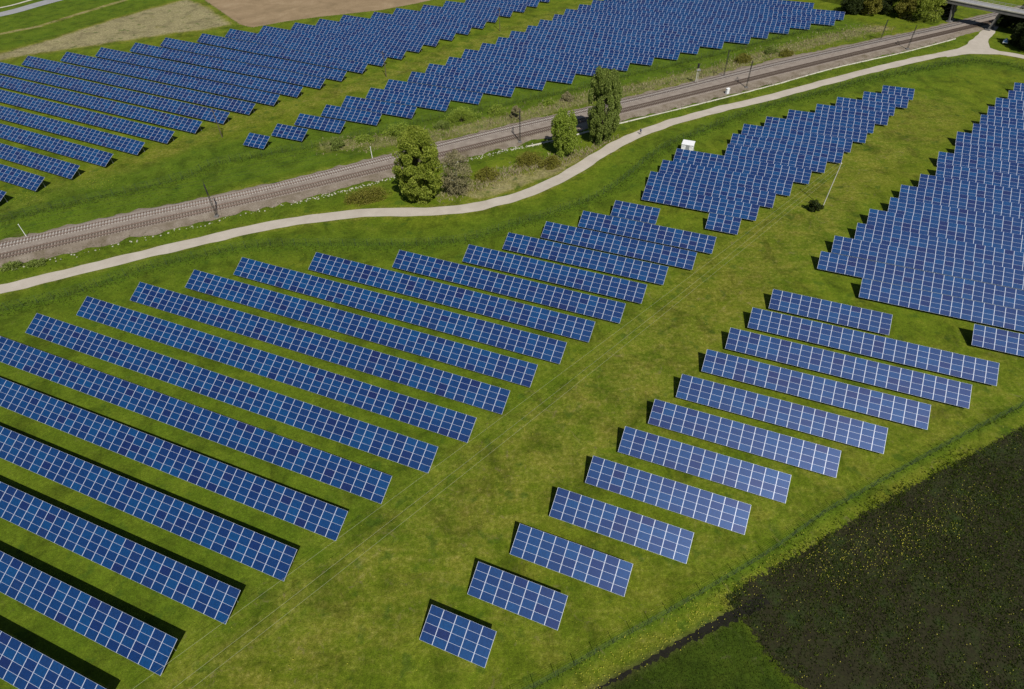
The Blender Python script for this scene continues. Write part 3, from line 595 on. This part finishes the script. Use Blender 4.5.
def fill(P, n):
    P = np.array(P); lo, hi = P.min(0), P.max(0); lo = np.maximum(lo, (-40, 10)); hi = np.minimum(hi, (110, 110)); out = []
    q = rng.uniform(lo, hi, (n, 2)); return q[inside(q, P)]
Q = np.concatenate([fill(CROP, 170000), scatter_line(CROP[:8], .9, 60)])
Q = Q[Q[:, 1] > 8]
cl = np.sin((-.72*Q[:, 0]+.69*Q[:, 1])*2.6)*.30+np.sin(Q[:, 0]*.35+Q[:, 1]*.2)*.3+np.sin(Q[:, 0]*.11-Q[:, 1]*.31+1)*.3+(Q[:, 0]-45)*.012+rng.normal(size=len(Q))*.5
tufts('crop_plants', Q[cl > -.25], .17, .17, 'croptuft', 'low dark green crop sprouting in the dark soil field', 'crop', 2)
tufts('meadow_grass', fill(MEADOW, 26000), .09, .10, 'croptuft', 'dark meadow grass below the dark shade strip', 'grass', 2)
def blooms(name, Q, label, smin=.025, smax=.07):
    n = len(Q); s = rng.uniform(smin, smax, n); V = np.zeros((n, 5, 3)); z = rng.uniform(.12, .3, n)
    for i, (dx, dy) in enumerate(((-1,-.3),(.2,-1),(1,.3),(-.2,1))):
        V[:, i] = np.column_stack([Q[:, 0]+dx*s*rng.uniform(.7, 1.2, n), Q[:, 1]+dy*s*rng.uniform(.7, 1.2, n), z])
    V[:, 4] = np.column_stack([Q[:, 0], Q[:, 1], z+s*.8]); b_ = np.arange(n)*5
    Fc = np.concatenate([np.column_stack([b_+i, b_+(i+1) % 4, b_+4]) for i in range(4)])
    return tag(quick_mesh(name, V.reshape(-1, 3), Fc, M['bloom']), label, 'flowers', kind='stuff')
band = [(-0.0,19.3),(4.4,21.4),(11.5,24.8),(19.1,28.3),(24.6,31.2),(29.2,34.4),(36.9,38.5)]
B2 = [(35.0,36.9),(43.5,38.8),(49.3,40.1),(55.6,42.1),(64.3,45.7)]
B3 = [(32.1,35.6),(41.4,36.8),(49.0,36.6),(58.3,35.0)]
cb = lambda c, s, n: rng.normal(size=(n, 2))*s+np.array(c)
Q = [scatter_line(band, .8, 7), scatter_line(B2, 1.4, 12), scatter_line(B3, 2.2, 4), fill(CROP, 1300)]
for c in [(13.3,27.0),(17.3,28.3),(20.8,30.6),(22.2,31.4),(10.3,24.5),(8.0,23.7),(50.8,39.2),(51.3,38.2),(57.0,40.9),(46.2,36.0),(42.6,36.7),(40.0,34.8)]: Q.append(cb(c, 1.1, 34))
blooms('yellow_flowers', np.concatenate(Q), 'yellow flowers dotting the dark crop and the verge by the shade strip')
Q = np.column_stack([rng.uniform(-60, 90, 260), rng.uniform(20, 110, 260)])
bq = [(-122.3,141.6),(-115.4,132.7),(-100.6,138.2),(-116.4,149.6),(-100.7,155.6)]
Q = [Q, scatter_line(LANE, 7, .6)]
for c in bq: Q.append(cb(c, 2.0, 120))
blooms('dandelions', keep_off(np.concatenate(Q)), 'scattered yellow dandelions in the mown grass', .03, .075)

# ------------------------------------------------------------------ fences
def fence(P, label, h=1.9, gap=2.6, post='fwire'):
    P = catmull(P, .5); s = np.concatenate([[0], np.cumsum(np.linalg.norm(np.diff(P, axis=0), axis=1))]); n = int(s[-1]/gap)
    Q = resample(P, n+1); o = Q[n//2]; root = empty('wire_fence', (float(o[0]), float(o[1]), 0)); tag(root, label, 'fence', 'wire fences round the solar fields')
    D = [math.dist(cam_loc[:2], q) for q in Q]; order = np.argsort(D); near = set(order[:100].tolist())
    mb1 = MB(); mb1.bar((0, 0, 0), (0, 0, h), .05, .05); pm = mb1.mesh('fence_post', M[post]); far = MB()
    for i, q in enumerate(Q):
        a = q-o
        if i in near:
            po = bpy.data.objects.new('fence_post', pm); po.location = (float(a[0]), float(a[1]), 0); po.parent = root; C.objects.link(po)
        else: far.bar((a[0], a[1], 0), (a[0], a[1], h), .05, .05)
    if far.v: tag(far.build('fence_post', M[post], root), kind='stuff')
    wr = MB()
    for a, b in zip(Q[:-1], Q[1:]):
        a = a-o; b = b-o
        for z in (.1, .4, .7, 1.0, 1.3, 1.6, h-.05): wr.bar((a[0], a[1], z), (b[0], b[1], z), .010, .010)
        for k in range(5):
            c = a+(b-a)*(k+.5)/5; wr.bar((c[0], c[1], .1), (c[0], c[1], h-.05), .007, .007)
    wr.build('wire_mesh', M['fwire'], root)
fence(FENCE1, 'green wire fence running along the curving path')
fence(FENCE2, 'green wire fence between the railway and the far panels')
fence(FENCE3, 'green wire fence along the dark crop field, lower right')

# ------------------------------------------------------------------ masts, poles, wires
def mast(xy, toward, label, h=8.3, reach=3.6):
    """railway overhead-line mast with bracket arm"""
    root = empty('railway_mast', (xy[0], xy[1], 0)); tag(root, label, 'mast', 'dark masts along the railway')
    d = Vector((toward[0]-xy[0], toward[1]-xy[1], 0)).normalized(); t = MB()
    sx = Vector((-d.y, d.x, 0))
    for s_ in (-.14, .14): t.bar(sx*s_+Vector((0,0,.3)), sx*s_*.7+Vector((0, 0, h)), .10, .12)
    for i in range(9):
        a = .5+i*(h-.8)/9; b = a+(h-.8)/9; s1 = .14 if i % 2 else -.14; t.bar(sx*s1+Vector((0, 0, a)), -sx*s1+Vector((0, 0, b)), .04, .04)
    t.build('mast_post', M['dark'], root)
    f = MB(); f.box((-.45, -.45, 0), (.45, .45, .38)); f.build('foundation', M['concrete'], root)
    a = MB(); a.tube((0, 0, h-1.0), d*reach+Vector((0, 0, h-1.0)), .05); a.tube((0, 0, h-.1), d*reach*.9+Vector((0, 0, h-1.0)), .035)
    a.tube((0, 0, h-2.5), d*reach+Vector((0, 0, h-1.0)), .045); a.tube(d*reach*.55+Vector((0, 0, h-1.75)), d*(reach+.3)+Vector((0, 0, h-2.6)), .035)
    a.build('bracket_arm', M['dark'], root); return root
MP = [(-66.3,121.5),(3.3,154.9),(72.9,187.6),(135.9,217.0),(68.4,196.6),(131.2,226.7)]; TO = [(-70.7,129.9),(3.7,168.7),(78.9,201.8),(145.4,231.0),(66.0,188.0),(124.6,215.3)]
ML = ['dark lattice mast standing by the ballast at the left, above the path', 'dark mast on the near side of the tracks left of the small tree',
      'dark mast on the near side beside the white trough, right of the tall tree', 'dark mast on the near side of tracks nearest the bridge',
      'dark mast on the far side of the tracks beside the olive bush', 'thin dark mast on the far side of the tracks before the trees']
for a, b, l, h in zip(MP, TO, ML, [8.2, 8.6, 8.0, 7.6, 8.0, 6.6]): mast(a, b, l, h)
wt = MB()
for P in (T1, T2):
    Pc = catmull(P, 20)
    for a, b in zip(Pc[:-1], Pc[1:]):
        wt.tube((*a, 5.6), (*b, 5.6), .012, n=4); wt.tube((*a, 6.8), (*b, 6.8), .012, n=4)
tag(wt.build('overhead_wires', M['dark']), 'thin overhead contact wires above the railway tracks', 'wires')
def post(xy, name, label, cat, h, r_, mat, cap=True, lean=(0, 0), group=None):
    root = empty(name, (xy[0], xy[1], 0)); tag(root, label, cat, group); t = MB(); tp = Vector((lean[0], lean[1], h))
    t.tube((0, 0, -.1), tp, r_, r_*.7, 10); t.build('shaft', M[mat], root)
    if cap:
        c = MB(); c.tube(tp, tp+Vector((0, 0, .12)), r_*1.5, r_*1.1, 10); c.build('cap', M[mat], root)
    return root
PP = [(70.6,120.0),(-105.9,115.0),(-11.2,146.4),(-78.1,161.8),(-38.5,202.8),(-1.9,245.2)]
post(PP[0], 'utility_pole', 'tall pale pole in the grass aisle by the round bush', 'pole', 10.6, .11, 'palew', lean=(.5, .1))
post(PP[1], 'marker_post', 'short thin white post by the tracks near left edge', 'post', 3.2, .07, 'white')
post(PP[2], 'marker_post', 'short white post on far side of the tracks left of the willow crown', 'post', 3.4, .09, 'white') if False else None
WP = [(-34.9,147.8)]; post(WP[0], 'marker_post', 'short white post beyond the tracks left of the willow', 'post', 3.1, .08, 'white')
def wood_pole(xy, label):
    root = post(xy, 'wooden_pole', label, 'pole', 7.8, .13, 'wood', group='wooden poles along the far grass aisle')
    a = MB(); d = Vector((.86, -.5, 0)) ; a.bar(-d*.9+Vector((0, 0, 7.3)), d*.9+Vector((0, 0, 7.3)), .09, .11); a.build('crossarm', M['wood'], root)
    i = MB()
    for s_ in (-.8, 0, .8): i.tube(d*s_+Vector((0, 0, 7.36)), d*s_+Vector((0, 0, 7.62)), .045)
    i.build('insulators', M['dark'], root)
wood_pole(PP[3], 'wooden pole in far aisle, nearest the left of the photo')
wood_pole(PP[4], 'wooden pole in far aisle, middle one between panel fields')
wood_pole(PP[5], 'wooden pole in far aisle, highest in the photo')
# pole-top crossarm and the three conductors that cross the big field
ph = 10.4; P0 = Vector((PP[0][0]+.5, PP[0][1]+.1, ph))
W_A = [Vector((*q, 8.5)) for q in [(-41.6,18.1),(-36.2,19.2),(-34.3,19.2)]]
mbw = []
for i, q in enumerate(W_A):
    wq = MB(); n = 26; st0 = P0+Vector((-.6+.6*i, .5-.5*i, 0)); prev = None
    for k in range(n+1):
        t = k/n; c = st0.lerp(q, t); c.z -= 2.0*4*t*(1-t)*.5
        if prev is not None: wq.tube(prev, c, .011, n=4)
        prev = c
    o = wq.build('power_line', M['wire'])
    tag(o, ['left', 'middle', 'right'][i]+' one of three thin power lines over the grass lane', 'power line', 'power lines over the grass lane')

# ------------------------------------------------------------------ transformer hut
hp = [(45.3,148.8),(47.9,147.8)]; a = Vector((*hp[0], 0)); 
root = empty('transformer_hut', (hp[0][0]-.9, hp[0][1]-1.3, 0), AZ); tag(root, 'small white transformer hut above the near panel field', 'hut')
b_ = MB(); b_.box((0, 0, 0), (2.9, 2.5, 2.15)); b_.build('wall', M['white'], root)
r_ = MB(); r_.box((-.08, -.10, 2.153), (2.98, 2.6, 2.28)); r_.box((-.02, -.04, 2.283), (2.92, 2.54, 2.32)); r_.build('roof', M['roofw'], root)
d = MB(); d.box((1.1, -.03, .1), (2.05, .02, 2.1)); dd = d.build('door', M['grey'], root)
hd = MB(); hd.box((1.9, -.07, 1.0), (1.95, -.03, 1.15)); hd.build('handle', M['dark'], dd)
for x in (.3, 2.3):
    v = MB(); v.box((x, -.02, 1.55), (x+.45, .01, 1.95))
    for k in range(4): v.box((x+.02, -.035, 1.58+k*.09), (x+.43, -.015, 1.62+k*.09))
    v.build('vent', M['roofw'], root)
fd = MB(); fd.box((-.2, -.25, -.1), (3.1, 2.75, .06)); fd.build('plinth', M['concrete'], root)

# signal with ladder on the far side of the tracks
sp_ = [(58.4,191.9)][0]; root = empty('railway_signal', (sp_[0], sp_[1], 0)); tag(root, 'grey railway signal with ladder and dark head beyond tracks', 'signal')
t = MB(); t.tube((0, 0, 0), (0, 0, 5.4), .11, .09, 8); t.build('signal_post', M['palew'], root)
l = MB()
for s_ in (.28, .62): l.tube((s_, 0, 0), (s_, 0, 4.6), .03, n=5)
for k in range(14): l.tube((.28, 0, .3+k*.32), (.62, 0, .3+k*.32), .02, n=4)
l.build('ladder', M['palew'], root)
g = MB(); g.box((-.2, -.4, 4.0), (.9, .4, 4.06)); g.build('platform', M['steel'], root)
hd = MB(); hd.box((-.32, -.26, 4.7), (.32, -.12, 6.1)); h_ = hd.build('signal_head', M['dark'], root)
ho = MB()
for z in (5.0, 5.4, 5.8): ho.tube((0, -.26, z), (0, -.5, z+.03), .13, .13, 10)
ho.build('lamp_hood', M['dark'], h_)
# white trackside cabinet
cp = [(66.0,183.5)][0]; root = empty('trackside_cabinet', (cp[0], cp[1], 0), R(30)); tag(root, 'small white trackside cabinet beside the kerb, below the tracks', 'cabinet')
t = MB(); t.box((-.5, -.3, .1), (.5, .3, 1.6)); t.build('body', M['white'], root)
t = MB(); t.box((-.56, -.36, 1.603), (.56, .36, 1.68)); t.build('lid', M['white'], root)
t = MB(); t.box((-.44, -.325, .2), (.44, -.303, 1.5)); dd = t.build('door', M['roofw'], root)
t = MB(); t.box((.3, -.35, .8), (.36, -.326, 1.0)); t.build('handle', M['dark'], dd)
t = MB(); t.box((-.6, -.4, 0), (.6, .4, .1)); t.build('base', M['concrete'], root)
# someone on the path
pq = [(35.8,158.0)][0]
m_p, tp_, np_, bp_ = new_mat('walker_clothes'); tc = N(tp_, 'ShaderNodeTexCoord'); sz = N(tp_, 'ShaderNodeSeparateXYZ'); tp_.links.new(tc.outputs['Object'], sz.inputs[0])
cr = ramp(tp_, math_(tp_, 'DIVIDE', sz.outputs[2], 2.0), [(0, (.02, .02, .025)), (.455, (.03, .03, .045)), (.46, (.03, .05, .14)), (.745, (.03, .05, .14)), (.75, (.45, .28, .2))]); cr.node.color_ramp.interpolation = 'CONSTANT'
tp_.links.new(cr, bp_.inputs['Base Color'])
J = [((0,0,.95),.15),((0,0,1.15),.15),((0,0,1.40),.17),((0,0,1.52),.06),((0,-.02,1.60),.115),((0,-.01,1.70),.12),
     ((.10,.02,.90),.10),((.11,.16,.50),.07),((.11,.10,.10),.05),((.11,.26,.05),.045),((-.10,-.02,.90),.10),((-.11,-.06,.50),.07),((-.11,-.30,.12),.05),((-.11,-.16,.05),.045),
     ((.22,0,1.42),.08),((.34,-.12,1.14),.065),((.36,-.22,.92),.05),((.36,-.26,.82),.05),((-.22,0,1.42),.08),((-.34,.10,1.14),.065),((-.36,.24,.95),.05),((-.36,.29,.86),.05)]
E_ = [(0,1),(1,2),(2,3),(3,4),(4,5),(0,6),(6,7),(7,8),(8,9),(0,10),(10,11),(11,12),(12,13),(2,14),(14,15),(15,16),(16,17),(2,18),(18,19),(19,20),(20,21)]
me = bpy.data.meshes.new('person'); me.from_pydata([j[0] for j in J], E_, []); me.materials.append(m_p)
pe = link(bpy.data.objects.new('person', me)); pe.location = (pq[0], pq[1], .05); pe.rotation_euler.z = R(-55)
sk = pe.modifiers.new('skin', 'SKIN'); 
for v_, j in zip(me.skin_vertices[0].data if me.skin_vertices else [], J): v_.radius = (j[1], j[1])
sub = pe.modifiers.new('sub', 'SUBSURF'); sub.levels = sub.render_levels = 1; sk.use_smooth_shade = True
tag(pe, 'small figure in dark blue clothes walking along the pale path', 'person')
h_ = MB(); h_.tube((0, .03, 1.63), (0, .02, 1.74), .105, .105, 12); h_.tube((0, .02, 1.735), (0, .01, 1.80), .104, .05, 12); h_.build('hair', M['dark'], pe)

# covered trailer: white and blue sheets under the trees by the bridge
bp = [(171.0,220.6)][0]; root = empty('covered_trailer', (bp[0], bp[1], 0), R(55)); tag(root, 'white and blue tarpaulin-covered trailer under dark trees by the bridge', 'trailer')
t = MB(); t.box((-1.3, -.7, .45), (1.3, .7, .75)); t.build('bed', M['white'], root)
t = MB(); t.add([(-1.25,-.65,.753),(1.25,-.65,.753),(1.25,.65,.753),(-1.25,.65,.753),(-1.1,0,1.5),(.4,0,1.75)], [(0,1,5,4),(2,3,4,5),(1,2,5),(3,0,4)]); t.build('tarpaulin', M['blue'], root)
t = MB(); t.add([(-1.3,-.72,.76),(-.1,-.72,.76),(-.2,0,1.66),(-1.15,0,1.55)], [(0,1,2,3)]); t.add([(-1.3,.72,.76),(-.1,.72,.76),(-.2,0,1.66),(-1.15,0,1.55)], [(3,2,1,0)]); t.build('sheet', M['white'], root)
for s_ in (-1, 1):
    wv = MB(); wv.tube((0, s_*.72, .33), (0, s_*.88, .33), .33, .33, 14); wv.build('wheel', M['dark'], root)
t = MB(); t.bar((1.3, 0, .5), (2.2, 0, .45), .08, .08); t.build('drawbar', M['steel'], root)

# ------------------------------------------------------------------ bridge
HB = 7.0
LEG0 = (163.1,243.1)
LEG1 = (173.3,234.6)
pA = Vector((163.7,243.7,7)); pB = Vector((178.0,227.5,7)); dv = (pB-pA); dv.z = 0; dv.normalize(); nv = Vector((-dv.y, dv.x, 0))
if nv.y < 0: nv = -nv
root = empty('road_bridge', (pA.x, pA.y, 0)); tag(root, 'concrete road bridge on slanted legs crossing the railway, top right', 'bridge')
def L_(a, n__, z): v = dv*a+nv*n__; return (v.x, v.y, z)
def prism(mb, a0, a1, n0, n1, z0, z1): mb.add([L_(a0,n0,z0),L_(a1,n0,z0),L_(a1,n1,z0),L_(a0,n1,z0),L_(a0,n0,z1),L_(a1,n0,z1),L_(a1,n1,z1),L_(a0,n1,z1)], [(3,2,1,0),(4,5,6,7),(0,1,5,4),(1,2,6,5),(2,3,7,6),(3,0,4,7)])
t = MB(); prism(t, -30, 48, 0, 4.8, HB-1.1, HB-.02); t.build('deck', M['concrete'], root)
t = MB(); prism(t, -30, 48, .5, 4.3, HB-.018, HB+.05); t.build('roadway', M['road'], root)
for a, b in ((-.15, .30), (4.5, 4.95)):
    t = MB(); prism(t, -30, 48, a, b, HB-.015, HB+.30); t.build('parapet_kerb', M['trough'], root)
    rl = MB()
    for k in range(40): q = -29+k*1.95; c = (a+b)/2; rl.tube(L_(q, c, HB+.3), L_(q, c, HB+1.15), .035, n=5)
    rl.tube(L_(-30, (a+b)/2, HB+1.15), L_(48, (a+b)/2, HB+1.15), .045, n=6); rl.tube(L_(-30, (a+b)/2, HB+.75), L_(48, (a+b)/2, HB+.75), .03, n=6)
    rl.build('railing', M['steel'], root)
for base in (LEG0,LEG1):
    bv = Vector((*base, 0))-Vector((pA.x, pA.y, 0)); al = bv.dot(dv)
    for nn_ in (.9, 3.6):
        sgn = 1 if base is LEG0 else -1
        t = MB(); t.bar(L_(al, nn_, 0), L_(al+1.2*sgn*-1, nn_, HB-1.1), .6, .5); t.build('leg', M['concrete'], root)
    t = MB(); prism(t, al-.9, al+.9, .1, 4.6, 0, .35); t.build('footing', M['concrete'], root)
# grassy abutment embankments at both ends
def embank(a0, a1, name_):
    t = MB(); e = 7
    lo = [L_(a0, -e, 0), L_(a1, -e, 0), L_(a1, 4.8+e, 0), L_(a0, 4.8+e, 0)]
    s_ = 1 if a1 > a0 else -1
    hi = [L_(a0+s_*7, -.5, HB-.8), L_(a1, -.5, HB-.8), L_(a1, 5.3, HB-.8), L_(a0+s_*7, 5.3, HB-.8)]
    vs = [(x+pA.x, y+pA.y, z) for x, y, z in lo+hi]
    t.add(vs, [(4,5,6,7),(0,1,5,4),(1,2,6,5),(2,3,7,6),(3,0,4,7)]); o = t.build(name_, M['ground']); bm = bmesh.new(); bm.from_mesh(o.data); bmesh.ops.recalc_face_normals(bm, faces=bm.faces); bm.to_mesh(o.data); bm.free(); tag(o, kind='structure')
al0 = (Vector((*LEG0, 0))-Vector((pA.x, pA.y, 0))).dot(dv); al1 = (Vector((*LEG1, 0))-Vector((pA.x, pA.y, 0))).dot(dv)
embank(al0-2.5, al0-60, 'embankment'); embank(al1+9, al1+60, 'embankment')
print('objects', len(bpy.data.objects))
